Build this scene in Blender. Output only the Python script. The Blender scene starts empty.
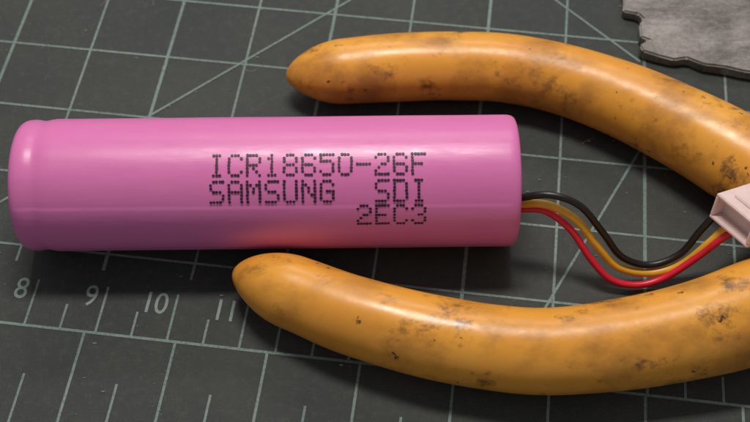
import bpy, bmesh, math, random
from mathutils import Vector, Matrix, noise
random.seed(7)
sc = bpy.context.scene
# ---------- units: 1 unit = 1 cm ----------
E = math.radians(55); D = 17.6; F = 1200.0
CAM = Vector((0, -D*math.cos(E), D*math.sin(E)))
UP = Vector((0, math.sin(E), math.cos(E))); FW = Vector((0, math.cos(E), -math.sin(E)))
def P(px, py, z=0.0):
    """surveyed photo measurement -> world point at height z above the mat"""
    d = Vector((1,0,0))*((px-375)/F) + UP*((211-py)/F) + FW
    t = (z-CAM.z)/d.z
    return CAM + d*t

# ---------- materials ----------
def newmat(name):
    m = bpy.data.materials.new(name); m.use_nodes = True
    nt = m.node_tree; b = nt.nodes['Principled BSDF']
    return m, nt, b
def N(nt, t, **k):
    n = nt.nodes.new(t)
    for a, v in k.items():
        if a in n.inputs.keys(): n.inputs[a].default_value = v
        else: setattr(n, a, v)
    return n
def noise_n(nt, scale, detail=4, rough=0.55, stretch=None, rot=None):
    tc = N(nt, 'ShaderNodeTexCoord')
    n = N(nt, 'ShaderNodeTexNoise'); n.inputs['Scale'].default_value = scale
    n.inputs['Detail'].default_value = detail; n.inputs['Roughness'].default_value = rough
    if stretch:
        mp = N(nt, 'ShaderNodeMapping'); mp.inputs['Scale'].default_value = stretch
        if rot: mp.inputs['Rotation'].default_value = rot
        nt.links.new(tc.outputs['Object'], mp.inputs['Vector']); nt.links.new(mp.outputs[0], n.inputs['Vector'])
    else: nt.links.new(tc.outputs['Object'], n.inputs['Vector'])
    return n
def ramp(nt, src, stops):
    r = N(nt, 'ShaderNodeValToRGB'); cr = r.color_ramp
    while len(cr.elements) < len(stops): cr.elements.new(0.5)
    for e, (p, c) in zip(cr.elements, stops):
        e.position = p; e.color = (c, c, c, 1) if not isinstance(c, tuple) else (*c, 1)
    nt.links.new(src, r.inputs[0]); return r
def mix(nt, fac, a, b):
    m = N(nt, 'ShaderNodeMix'); m.data_type = 'RGBA'
    for s, v in ((0, fac), (6, a), (7, b)):
        if hasattr(v, 'links'): nt.links.new(v, m.inputs[s])
        else: m.inputs[s].default_value = v if s == 0 else (*v, 1)
    return m.outputs[2]
def mul(nt, a, b):
    mu = N(nt, 'ShaderNodeMath', operation='MULTIPLY'); nt.links.new(a, mu.inputs[0]); nt.links.new(b, mu.inputs[1]); return mu.outputs[0]
def bump(nt, b, src, strength, dist):
    bp = N(nt, 'ShaderNodeBump'); bp.inputs['Strength'].default_value = strength
    bp.inputs['Distance'].default_value = dist
    nt.links.new(src, bp.inputs['Height']); nt.links.new(bp.outputs[0], b.inputs['Normal']); return bp

def mat_mat():
    m, nt, b = newmat('mat_vinyl')
    n1 = noise_n(nt, 0.35, 5); n2 = noise_n(nt, 7, 7, .75); n3 = noise_n(nt, 48, 3, .7)
    c = mix(nt, ramp(nt, n1.outputs[0], [(.35, 0.0), (.7, 1.0)]).outputs[0], (.028, .036, .034), (.045, .051, .046))
    c = mix(nt, ramp(nt, n2.outputs[0], [(.5, 0.0), (.75, .6)]).outputs[0], c, (.078, .080, .072))
    c = mix(nt, ramp(nt, n3.outputs[0], [(.66, 0.0), (.72, .7)]).outputs[0], c, (.20, .20, .18))
    for sc1, st, rot in ((3, (1, 14, 1), (0, 0, .5)), (2.2, (12, 1, 1), (0, 0, .3)), (1.4, (1, 16, 1), (0, 0, -.6))):
        s1 = noise_n(nt, sc1, 2, .5, st, rot); s = ramp(nt, s1.outputs[0], [(.496, 0.0), (.5, .3), (.504, 0.0)])
        br = noise_n(nt, .5, 2, .5, (1.3, 1.1, 1), rot); g = ramp(nt, br.outputs[0], [(.48, 0.0), (.6, 1.0)])
        c = mix(nt, mul(nt, s.outputs[0], g.outputs[0]), c, (.22, .215, .2))
    nt.links.new(c, b.inputs['Base Color'])
    b.inputs['Roughness'].default_value = .5
    b.inputs['Specular IOR Level'].default_value = .4
    f = noise_n(nt, 34, 4, .75); bump(nt, b, f.outputs[0], .7, .02)
    return m
def ink_mat(name, a1, a2, wear):
    m, nt, b = newmat(name)
    n2 = noise_n(nt, 20, 5, .75); n1 = noise_n(nt, .6, 3)
    c = mix(nt, ramp(nt, n1.outputs[0], [(.3, 0.0), (.7, 1.0)]).outputs[0], a1, a2)
    c = mix(nt, ramp(nt, n2.outputs[0], [(.48, 0.0), (.68, wear)]).outputs[0], c, (.05, .06, .056))
    nt.links.new(c, b.inputs['Base Color']); b.inputs['Roughness'].default_value = .55
    f = noise_n(nt, 38, 4, .75); bump(nt, b, f.outputs[0], .5, .02)
    return m
def wrap_mat():
    m, nt, b = newmat('pink_shrink_wrap')
    n1 = noise_n(nt, .8, 3); c = mix(nt, n1.outputs[0], (.66, .165, .43), (.73, .205, .49))
    n2 = noise_n(nt, 26, 4, .7)
    c = mix(nt, ramp(nt, n2.outputs[0], [(.67, 0.0), (.72, .4)]).outputs[0], c, (.40, .09, .25))
    nt.links.new(c, b.inputs['Base Color'])
    n3 = noise_n(nt, 2.5, 6, .6, (1, 3, 3))
    r = ramp(nt, n3.outputs[0], [(.3, .28), (.7, .42)]); nt.links.new(r.outputs[0], b.inputs['Roughness'])
    b.inputs['Specular IOR Level'].default_value = .5
    b.inputs['Subsurface Weight'].default_value = .08; b.inputs['Subsurface Scale'].default_value = .05
    b.inputs['Subsurface Radius'].default_value = (1, .4, .6)
    f = noise_n(nt, 1.4, 5, .55, (.5, 2.5, 2.5)); bump(nt, b, f.outputs[0], .22, .03)
    return m
def grip_mat():
    m, nt, b = newmat('orange_vinyl_grip')
    n1 = noise_n(nt, .7, 4)
    c = mix(nt, ramp(nt, n1.outputs[0], [(.3, 0.0), (.7, 1.0)]).outputs[0], (.73, .30, .030), (.80, .375, .05))
    nz = noise_n(nt, .38, 1); z = ramp(nt, nz.outputs[0], [(.40, .15), (.58, 1.0)])
    n2 = noise_n(nt, 1.0, 7, .62, (1, 1.5, 1), (0, 0, .3)); f2 = ramp(nt, n2.outputs[0], [(.47, 0.0), (.66, .78)])
    c = mix(nt, mul(nt, f2.outputs[0], z.outputs[0]), c, (.33, .135, .025))
    n3 = noise_n(nt, 1.7, 9, .70, (1, 1.3, 1)); f3 = ramp(nt, n3.outputs[0], [(.55, 0.0), (.66, .85)])
    c = mix(nt, mul(nt, f3.outputs[0], z.outputs[0]), c, (.12, .055, .02))
    n5 = noise_n(nt, 6, 4, .65); f5 = ramp(nt, n5.outputs[0], [(.655, 0.0), (.69, .9)])
    n6 = noise_n(nt, .9, 2); f6 = ramp(nt, n6.outputs[0], [(.48, 0.0), (.54, 1.0)])
    c = mix(nt, mul(nt, f5.outputs[0], f6.outputs[0]), c, (.035, .02, .012))
    nt.links.new(c, b.inputs['Base Color'])
    r = ramp(nt, n2.outputs[0], [(.35, .25), (.65, .45)]); nt.links.new(r.outputs[0], b.inputs['Roughness'])
    b.inputs['Subsurface Weight'].default_value = .12; b.inputs['Subsurface Scale'].default_value = .12
    b.inputs['Subsurface Radius'].default_value = (1, .5, .15)
    f = noise_n(nt, 2.6, 5, .5); bump(nt, b, f.outputs[0], .16, .04)
    return m
def plain(name, col, rough, metal=0, var=.25, sc_=6, bs=.2, stretch=None):
    m, nt, b = newmat(name)
    n = noise_n(nt, sc_, 6, .65, stretch, (0, 0, .2) if stretch else None)
    c = mix(nt, ramp(nt, n.outputs[0], [(.35, 0.0), (.65, 1.0)]).outputs[0], tuple(x*(1-var) for x in col), col)
    nt.links.new(c, b.inputs['Base Color']); b.inputs['Roughness'].default_value = rough; b.inputs['Metallic'].default_value = metal
    bump(nt, b, n.outputs[0], bs, .02)
    return m
def steel_mat():
    m, nt, b = newmat('worn_steel')
    n = noise_n(nt, 1.1, 8, .7, (1, 1.8, 1), (0, 0, .25))
    c = mix(nt, ramp(nt, n.outputs[0], [(.38, 0.0), (.62, 1.0)]).outputs[0], (.12, .108, .10), (.30, .28, .265))
    s1 = noise_n(nt, 2.4, 3, .5, (1, 12, 1), (0, 0, .22)); s = ramp(nt, s1.outputs[0], [(.485, 0.0), (.5, .6), (.515, 0.0)])
    c = mix(nt, s.outputs[0], c, (.48, .46, .44))
    n2 = noise_n(nt, 14, 5, .7); c = mix(nt, ramp(nt, n2.outputs[0], [(.55, 0.0), (.7, .7)]).outputs[0], c, (.07, .06, .055))
    # bright bare metal where corners are rubbed
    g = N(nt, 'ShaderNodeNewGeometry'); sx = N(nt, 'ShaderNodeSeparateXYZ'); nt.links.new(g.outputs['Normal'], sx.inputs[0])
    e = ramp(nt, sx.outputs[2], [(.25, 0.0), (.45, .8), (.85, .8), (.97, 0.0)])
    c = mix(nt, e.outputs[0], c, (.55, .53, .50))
    nt.links.new(c, b.inputs['Base Color']); b.inputs['Metallic'].default_value = .4
    r = ramp(nt, n.outputs[0], [(.35, .55), (.65, .36)]); nt.links.new(r.outputs[0], b.inputs['Roughness'])
    bump(nt, b, n2.outputs[0], .4, .015)
    return m
M_mat, M_wrap, M_grip, M_steel = mat_mat(), wrap_mat(), grip_mat(), steel_mat()
M_ink = ink_mat('mat_print', (.135, .205, .185), (.21, .28, .255), .75)
M_num = ink_mat('mat_print_number', (.19, .26, .24), (.26, .32, .30), .5)
M_dot = plain('print_black', (.034, .008, .027), .5, 0, .3, 20, .05)
M_black = plain('wire_black', (.008, .008, .008), .35)
M_yel = plain('wire_yellow', (.80, .42, .035), .36, 0, .15)
M_red = plain('wire_red', (.72, .014, .045), .33, 0, .15)
M_conn = plain('connector_nylon', (.82, .64, .62), .45, 0, .15, 4, .3)
M_disc = plain('end_insulator', (.5, .09, .3), .5)
M_dust = plain('dust', (.30, .28, .25), .9)

# ---------- mesh helpers ----------
def obj(name, verts, faces, mat, smooth=True, parent=None):
    me = bpy.data.meshes.new(name); me.from_pydata([tuple(v) for v in verts], [], faces); me.update()
    if smooth != 'flat_up':
        bm = bmesh.new(); bm.from_mesh(me); bmesh.ops.recalc_face_normals(bm, faces=bm.faces)
        bm.to_mesh(me); bm.free()
    if smooth is True:
        for p in me.polygons: p.use_smooth = True
    me.materials.append(mat)
    o = bpy.data.objects.new(name, me); sc.collection.objects.link(o)
    if parent: o.parent = parent; o.matrix_parent_inverse = parent.matrix_world.inverted()
    return o
def empty(name, loc, label, cat):
    o = bpy.data.objects.new(name, None); o.location = loc; o.empty_display_size = .5
    sc.collection.objects.link(o); o['label'] = label; o['category'] = cat
    bpy.context.view_layer.update(); return o
def catmull(pts, n):
    out = []; L = len(pts)
    for i in range(L-1):
        p0 = pts[max(i-1, 0)]; p1 = pts[i]; p2 = pts[i+1]; p3 = pts[min(i+2, L-1)]
        for k in range(n):
            t = k/n
            out.append([.5*((2*b)+(-a+c)*t+(2*a-5*b+4*c-d)*t*t+(-a+3*b-3*c+d)*t**3) for a, b, c, d in zip(p0, p1, p2, p3)])
    out.append(list(pts[-1])); return out
def sweep(name, rows, mat, sides=32, parent=None, wob=0.0, flat=1.0):
    """rows: x,y,z,r"""
    C = [Vector(r[:3]) for r in rows]; V = []; Fc = []
    side = None
    for i, c in enumerate(C):
        t = (C[min(i+1, len(C)-1)]-C[max(i-1, 0)]).normalized()
        if side is None:
            side = t.cross(Vector((0, 0, 1))).normalized()
        side = (side - t*side.dot(t)).normalized(); up = side.cross(t).normalized()
        for k in range(sides):
            a = 2*math.pi*k/sides; r = rows[i][3]
            d = side*math.cos(a)+up*math.sin(a)*flat
            w = 1+wob*noise.noise((c+d*r)*.9)
            V.append(c+d*r*w)
    n = len(C)
    for i in range(n-1):
        for k in range(sides):
            k2 = (k+1) % sides
            Fc.append((i*sides+k, i*sides+k2, (i+1)*sides+k2, (i+1)*sides+k))
    V.append(C[0]); V.append(C[-1])
    for k in range(sides):
        k2 = (k+1) % sides
        Fc.append((n*sides, k2, k)); Fc.append((n*sides+1, (n-1)*sides+k, (n-1)*sides+k2))
    return obj(name, V, Fc, mat, True, parent)

# ---------- cutting mat ----------
PHI = -math.radians(7.2)
U = Vector((math.cos(PHI), math.sin(PHI), 0)); W = Vector((-math.sin(PHI), math.cos(PHI), 0))
def uv(p): return p.dot(U), p.dot(W)
def world(u, v, z=0): return U*u+W*v+Vector((0, 0, z))
bm = bmesh.new()
hx, hy = 30, 22
for z in (-.3, 0):
    for x, y in ((-hx, -hy+8), (hx, -hy+8), (hx, hy+8), (-hx, hy+8)):
        bm.verts.new(world(x, y, z))
bm.verts.ensure_lookup_table(); v = bm.verts
for f in ((3, 2, 1, 0), (4, 5, 6, 7), (0, 1, 5, 4), (1, 2, 6, 5), (2, 3, 7, 6), (3, 0, 4, 7)): bm.faces.new([v[i] for i in f])
bmesh.ops.bevel(bm, geom=[e for e in bm.edges], offset=.05, segments=2, affect='EDGES')
me = bpy.data.meshes.new('cutting_mat'); bm.to_mesh(me); bm.free(); me.materials.append(M_mat)
cmat = bpy.data.objects.new('cutting_mat', me); sc.collection.objects.link(cmat)
cmat['label'] = 'dark grey green cutting mat with pale grid lines'; cmat['category'] = 'cutting mat'; cmat['kind'] = 'structure'

u_cm, v_base = uv(P(95, 333))
u_in, _ = uv(P(80, 347))
_, v_top = uv(P(0, 103))
LV, LF = [], []
def strip(a, b, w, z=.004):
    a = Vector(a); b = Vector(b); d = (b-a).normalized(); s = Vector((-d.y, d.x, 0))*w/2
    i = len(LV); dz = Vector((0, 0, z))
    LV.extend([a-s+dz, b-s+dz, b+s+dz, a+s+dz]); LF.append((i, i+1, i+2, i+3))
H = 1.27
v_r = v_base+1.0
for k in range(-22, 24):
    u = u_in+k*H
    if abs(u) < hx-1: strip(world(u, v_r), world(u, hy+7), .038 if k % 2 else .05, .004)
k = 0
while v_top+k*H < hy+7:
    strip(world(-hx+1, v_top+k*H), world(hx-1, v_top+k*H), .038, .006); k += 1
k = -1
while v_top+k*H > v_r+.2:
    strip(world(-hx+1, v_top+k*H), world(hx-1, v_top+k*H), .038, .006); k -= 1
strip(world(-hx+1, v_base), world(hx-1, v_base), .042, .006)
for k in range(-44, 60):
    u = u_cm+k*.5
    if abs(u) < hx-1: strip(world(u, v_base), world(u, v_base+(.74 if k % 2 == 0 else .40)), .034, .004)
for k in range(-80, 90):
    u = u_in+k*H/4
    if abs(u) < hx-1:
        if k % 4 == 0: strip(world(u, v_base-2.4), world(u, v_base), .038, .004)
        elif k % 2 == 0: strip(world(u, v_base-2.4), world(u, v_base-.72), .034, .004)
def longline(p, q, a, b, w=.038):
    p = P(*p); q = P(*q); d = (q-p); strip(p+d*a, p+d*b, w, .008)
longline((330, 12), (160, 110), -1.5, 3)
longline((555, 0), (640, 62), -2, 1.0)
longline((640, 150), (550, 300), -.3, 1.2)
obj('printed_grid', LV, LF, M_ink, 'flat_up', cmat)
for i in range(-2, 9):
    p = world(u_cm+i*1.0-.10, v_base+.41)
    c = bpy.data.curves.new('n', 'FONT'); c.body = str(9+i); c.size = .48; c.align_x = 'RIGHT'; c.offset = .0015; c.space_character = .92
    to = bpy.data.objects.new('n', c); sc.collection.objects.link(to); bpy.context.view_layer.update()
    me = bpy.data.meshes.new_from_object(to.evaluated_get(bpy.context.evaluated_depsgraph_get()))
    bpy.data.objects.remove(to)
    me.transform(Matrix.Diagonal((.84, 1, 1, 1)))
    o = bpy.data.objects.new('printed_number', me); sc.collection.objects.link(o)
    me.materials.clear(); me.materials.append(M_num)
    o.matrix_world = Matrix.Translation((p.x, p.y, .006)) @ Matrix.Rotation(PHI, 4, 'Z')
    o.parent = cmat

# dust crumbs and lint lying on the mat
V = []; Fc = []
rd = random.Random(3)
for _ in range(420):
    x = rd.uniform(-8, 9); y = rd.uniform(-5, 7); s = rd.choice((.006, .008, .011, .016)); a = rd.uniform(0, 6.28)
    el = rd.uniform(1, 2.2); i0 = len(V)
    for k in range(5):
        t = a+k*6.283/5; V.append(Vector((x+s*el*math.cos(t), y+s*math.sin(t)*rd.uniform(.6, 1), .010)))
    V.append(Vector((x, y, .010+s*.8)))
    for k in range(5): Fc.append((i0+k, i0+(k+1) % 5, i0+5))
for _ in range(16):
    x = rd.uniform(-7, 7); y = rd.uniform(-4, 6); a = rd.uniform(0, 6.28); c = rd.uniform(-3, 3); q = []
    for k in range(9):
        q.append(Vector((x, y, .016))); x += .03*math.cos(a); y += .03*math.sin(a); a += c*.1
    for k in range(8):
        d = (q[k+1]-q[k]).normalized(); s = Vector((-d.y, d.x, 0))*.0028; i0 = len(V)
        V.extend([q[k]-s, q[k+1]-s, q[k+1]+s, q[k]+s]); Fc.append((i0, i0+1, i0+2, i0+3))
dust = obj('dust', V, Fc, M_dust, 'flat_up')
dust['kind'] = 'stuff'; dust['label'] = 'pale dust crumbs and lint on the cutting mat'; dust['category'] = 'dust'

# ---------- battery ----------
R = .92
A = P(24, 185.5, R); B = P(514, 180.5, R)
ax = (B-A).normalized(); Lb = (B-A).length
bat = empty('battery', ((A+B)/2).xy.to_3d(), 'pink cylindrical lithium cell with black dot print lying on cutting mat', 'battery')
side = Vector((ax.y, -ax.x, 0))
def cyl(t, th, r):
    return A+ax*t+side*math.cos(th)*r+Vector((0, 0, 1))*math.sin(th)*r
prof = [(0.03, .60), (0.0, .68), (0.0, .76), (.015, .82), (.045, .865), (.09, .895), (.14, .908), (.20, .912), (.26, .907), (.30, .898), (.34, .894), (.38, .898), (.43, .91), (.50, R)]
n = 60
for i in range(1, n): prof.append((.50+(Lb-.5-.16)*i/n, R))
prof += [(Lb-.16, R), (Lb-.10, R*.998), (Lb-.05, R*.985), (Lb-.015, R*.96), (Lb, R*.925), (Lb, R*.86), (Lb-.03, R*.80)]
S = 256; V = []; Fc = []
for i, (t, r) in enumerate(prof):
    for k in range(S):
        th = 2*math.pi*k/S
        rr = r
        dth = (th-math.radians(53.6-20.5)+.01*math.sin(t*1.7)) % (2*math.pi)
        if dth > math.pi*2-.9 and .1 < t < Lb-.1: rr += .006
        if i > 14: rr += .003*noise.noise(Vector((t*.9, math.cos(th)*1.2, math.sin(th)*1.2)))
        V.append(cyl(t, th, rr))
for i in range(len(prof)-1):
    for k in range(S):
        k2 = (k+1) % S
        Fc.append((i*S+k, i*S+k2, (i+1)*S+k2, (i+1)*S+k))
obj('wrapper', V, Fc, M_wrap, True, bat)
def disc(name, t0, t1, r, mat):
    V = []; Fc = []; s = 64
    for t in (t0, t1):
        for k in range(s): V.append(cyl(t, 2*math.pi*k/s, r))
    for k in range(s): Fc.append((k, (k+1) % s, s+(k+1) % s, s+k))
    Fc.append(tuple(range(s))); Fc.append(tuple(range(2*s-1, s-1, -1)))
    return obj(name, V, Fc, mat, False, bat)
disc('negative_terminal', .035, .3, .80, M_steel)
disc('end_cap', Lb-.3, Lb-.035, .80, M_disc)

G = {
'I': "01110 00100 00100 00100 00100 00100 01110", 'C': "01110 10001 10000 10000 10000 10001 01110",
'R': "11110 10001 10001 11110 10100 10010 10001", '1': "00100 01100 00100 00100 00100 00100 01110",
'8': "01110 10001 10001 01110 10001 10001 01110", '6': "01110 10001 10000 11110 10001 10001 01110",
'5': "11111 10000 11110 00001 00001 10001 01110", '0': "01110 10001 10001 10001 10001 10001 01110",
'-': "00000 00000 00000 11111 00000 00000 00000", '2': "01110 10001 00001 00110 01000 10000 11111",
'F': "11111 10000 10000 11110 10000 10000 10000", 'S': "01111 10000 10000 01110 00001 00001 11110",
'A': "01110 10001 10001 11111 10001 10001 10001", 'M': "10001 11011 10101 10101 10001 10001 10001",
'U': "10001 10001 10001 10001 10001 10001 01110", 'N': "10001 11001 10101 10101 10011 10001 10001",
'G': "01110 10001 10000 10111 10001 10001 01110", 'D': "11110 10001 10001 10001 10001 10001 11110",
'E': "11111 10000 10000 11110 10000 10000 11111", '3': "01110 10001 00001 00110 00001 10001 01110", ' ': ''}
def axt(px, alpha):
    th = math.radians(53.6)+alpha
    z = R+math.sin(th)*R
    return (P(px, 190, z)-A).dot(ax)
t_l = axt(208.5, 0); t_r = axt(430, 0)
pitch = (t_r-t_l)/12; dc = pitch/6
for txt, alpha, off in [("ICR18650-26F", 15.0, 0), ("SAMSUNG  SDI", -7.2, 0), ("2EC3", -28.2, 8)]:
    V = []; Fc = []
    th0 = math.radians(53.6)+math.radians(alpha)
    for ci, ch in enumerate(txt):
        g = G[ch].split()
        for r, row in enumerate(g):
            for c, bit in enumerate(row):
                if bit != '1': continue
                t = t_l+(ci+off)*pitch+(c+.5)*dc+random.uniform(-.003, .003)
                th = th0+(3-r)*.0455/R+random.uniform(-.002, .002)
                i0 = len(V); m = 12; rr = .0187*random.uniform(.9, 1.08)
                for k in range(m):
                    a = 2*math.pi*k/m
                    V.append(cyl(t+rr*1.12*math.cos(a), th+rr*math.sin(a)/R, R+.0125))
                Fc.append(tuple(range(i0, i0+m)))
    obj('printed_text', V, Fc, M_dot, 'flat_up', bat)

def wire(pts, r, mat, lab):
    rows = [[*P(x, y, z), r] for x, y, z in pts]
    s = P(*pts[0]); rows.insert(0, [*(s-ax*.25), r])
    o = sweep('wire', catmull(rows, 14), mat, 16, bat); o['label'] = lab
wire([(519, 198, 1.15), (550, 195, 1.3), (580, 206, 1.2), (603, 233, .8), (622, 257, .45), (650, 265, .3), (680, 254, .45), (701, 230, .8), (722, 210, 1.1), (745, 205, 1.2)], .050, M_black, 'black wire')
wire([(519, 204, 1.0), (548, 205, 1.1), (576, 220, .95), (597, 246, .6), (618, 267, .3), (650, 273, .2), (682, 264, .35), (708, 244, .75), (728, 226, 1.05), (748, 214, 1.15)], .057, M_yel, 'yellow wire')
wire([(519, 209, .9), (545, 211, .95), (570, 229, .8), (590, 258, .45), (610, 279, .2), (636, 285, .13), (664, 278, .22), (696, 258, .55), (724, 237, .95), (748, 224, 1.1)], .050, M_red, 'red wire')

def boxes(name, parts, mat, M, parent, bev=.03):
    bm = bmesh.new()
    for (cx, cy, cz, sx, sy, sz) in parts:
        r = bmesh.ops.create_cube(bm, size=1); vs = r['verts']
        for v in vs: v.co = Vector((cx+v.co.x*sx, cy+v.co.y*sy, cz+v.co.z*sz))
    bmesh.ops.bevel(bm, geom=list(bm.edges), offset=bev, segments=3, affect='EDGES')
    bm.transform(M)
    me = bpy.data.meshes.new(name); bm.to_mesh(me); bm.free(); me.materials.append(mat)
    for p in me.polygons: p.use_smooth = False
    o = bpy.data.objects.new(name, me); sc.collection.objects.link(o)
    o.parent = parent; o.matrix_parent_inverse = parent.matrix_world.inverted(); return o
cp = P(757, 212, 1.25)
MC = Matrix.Translation(cp) @ Matrix.Rotation(math.radians(28), 4, 'Z') @ Matrix.Rotation(math.radians(14), 4, 'Y') @ Matrix.Rotation(math.radians(-12), 4, 'X')
con = boxes('connector', [(.1, 0, 0, .78, .66, .34), (0, 0, .175, .95, .72, .05), (0, 0, -.175, .95, .72, .05), (0, .335, 0, .95, .05, .30), (0, -.335, 0, .95, .05, .30), (.12, .39, .0, .6, .10, .22), (.12, -.39, .0, .6, .10, .22), (-.1, 0, .21, .42, .42, .05)], M_conn, MC, bat, .012)

# ---------- pliers ----------
pl = empty('pliers', (8, 0, 0), 'pliers with grimy orange dipped handles lying open on the mat', 'pliers')
def grip(pts, tipL=.9):
    rows = catmull([[*P(x, y, r), r] for x, y, r in pts], 24)
    cum = [0]
    for a, b in zip(rows, rows[1:]): cum.append(cum[-1]+(Vector(b[:3])-Vector(a[:3])).length)
    out = []; s = 0; j = 0; k = 0
    while s < cum[-1]:
        while cum[j+1] < s: j += 1
        f = (s-cum[j])/max(1e-9, cum[j+1]-cum[j])
        q = [a+(b-a)*f for a, b in zip(rows[j], rows[j+1])]
        if s < tipL:
            x = max(s/tipL, .0002)
            q[3] *= math.sin(math.pi/2*x)**.54
        out.append(q); s += .006 if s < .06 else (.03 if s < 1 else .08)
    return out
bot = [(233, 272, .49), (260, 280.5, .49), (305, 297, .505), (350, 314, .53), (420, 334, .55), (490, 347, .555), (555, 351, .57), (630, 343, .60), (700, 329, .64), (755, 312, .68), (820, 288, .70), (880, 262, .70)]
top = [(286, 76, .49), (311, 74, .49), (355, 70.5, .505), (400, 67.5, .525), (450, 66, .53), (505, 68, .53), (565, 80, .54), (625, 101, .57), (685, 129, .61), (740, 160, .65), (800, 198, .68), (870, 240, .68)]
for pts in (bot, top):
    sweep('handle_grip', grip(pts), M_grip, 72, pl, .02)
h0 = P(880, 255, .7)
Mh = Matrix.Translation(h0+Vector((.8, 0, 0)))
boxes('plier_head', [(0, 0, 0, 1.8, 2.2, .7), (1.9, .32, 0, 2.6, .6, .6), (1.9, -.32, 0, 2.6, .6, .6)], M_steel, Mh, pl, .06)

# ---------- rough metal fragment ----------
pts = [(618, -60), (619, -5), (622, 8), (621, 19), (636, 22), (641, 27), (637, 33), (638, 46), (646, 49), (637, 54), (640, 60), (655, 64), (672, 68), (684, 66), (700, 73), (722, 76), (740, 80), (770, 84), (800, 90), (860, 60), (900, -60)]
base = [P(x, y, 0) for x, y in pts]
bm = bmesh.new()
vs = [bm.verts.new((p.x, p.y, .01)) for p in base]; f = bm.faces.new(vs)
r = bmesh.ops.extrude_face_region(bm, geom=[f])
for v in [g for g in r['geom'] if isinstance(g, bmesh.types.BMVert)]: v.co.z = .2+.05*noise.noise(v.co*1.3)
bmesh.ops.recalc_face_normals(bm, faces=bm.faces)
bmesh.ops.bevel(bm, geom=list(bm.edges), offset=.03, segments=2, affect='EDGES')
me = bpy.data.meshes.new('metal_plate'); bm.to_mesh(me); bm.free(); me.materials.append(M_steel)
mp = bpy.data.objects.new('metal_plate', me); sc.collection.objects.link(mp)
mp['label'] = 'worn grey metal plate with ragged broken edge'; mp['category'] = 'scrap metal'

# ---------- light ----------
w = bpy.data.worlds.new('World'); sc.world = w; w.use_nodes = True
bg = w.node_tree.nodes['Background']; bg.inputs[0].default_value = (.98, .95, .96, 1); bg.inputs[1].default_value = .25
def area(loc, tgt, sx, sy, power, col):
    l = bpy.data.lights.new('lamp', 'AREA'); l.shape = 'RECTANGLE'; l.size = sx; l.size_y = sy; l.energy = power; l.color = col
    o = bpy.data.objects.new('lamp', l); sc.collection.objects.link(o); o.location = loc
    o.rotation_euler = (Vector(tgt)-Vector(loc)).to_track_quat('-Z', 'Y').to_euler(); return o
area((-1, 9, 32), (0, 0, 0), 12, 4, 8000, (1, .93, .85))
area((2, 26, 24), (0, 0, 0), 22, 1.2, 2000, (1, .95, .92))

# ---------- camera ----------
cd = bpy.data.cameras.new('Camera'); co = bpy.data.objects.new('Camera', cd); sc.collection.objects.link(co)
co.location = CAM; co.rotation_euler = (math.radians(90)-E, 0, 0)
cd.lens = 36*F/750; cd.sensor_width = 36; cd.clip_start = .1; cd.clip_end = 500
cd.dof.use_dof = True; cd.dof.focus_distance = 16.3; cd.dof.aperture_fstop = .38
sc.camera = co
sc.view_settings.view_transform = 'Standard'
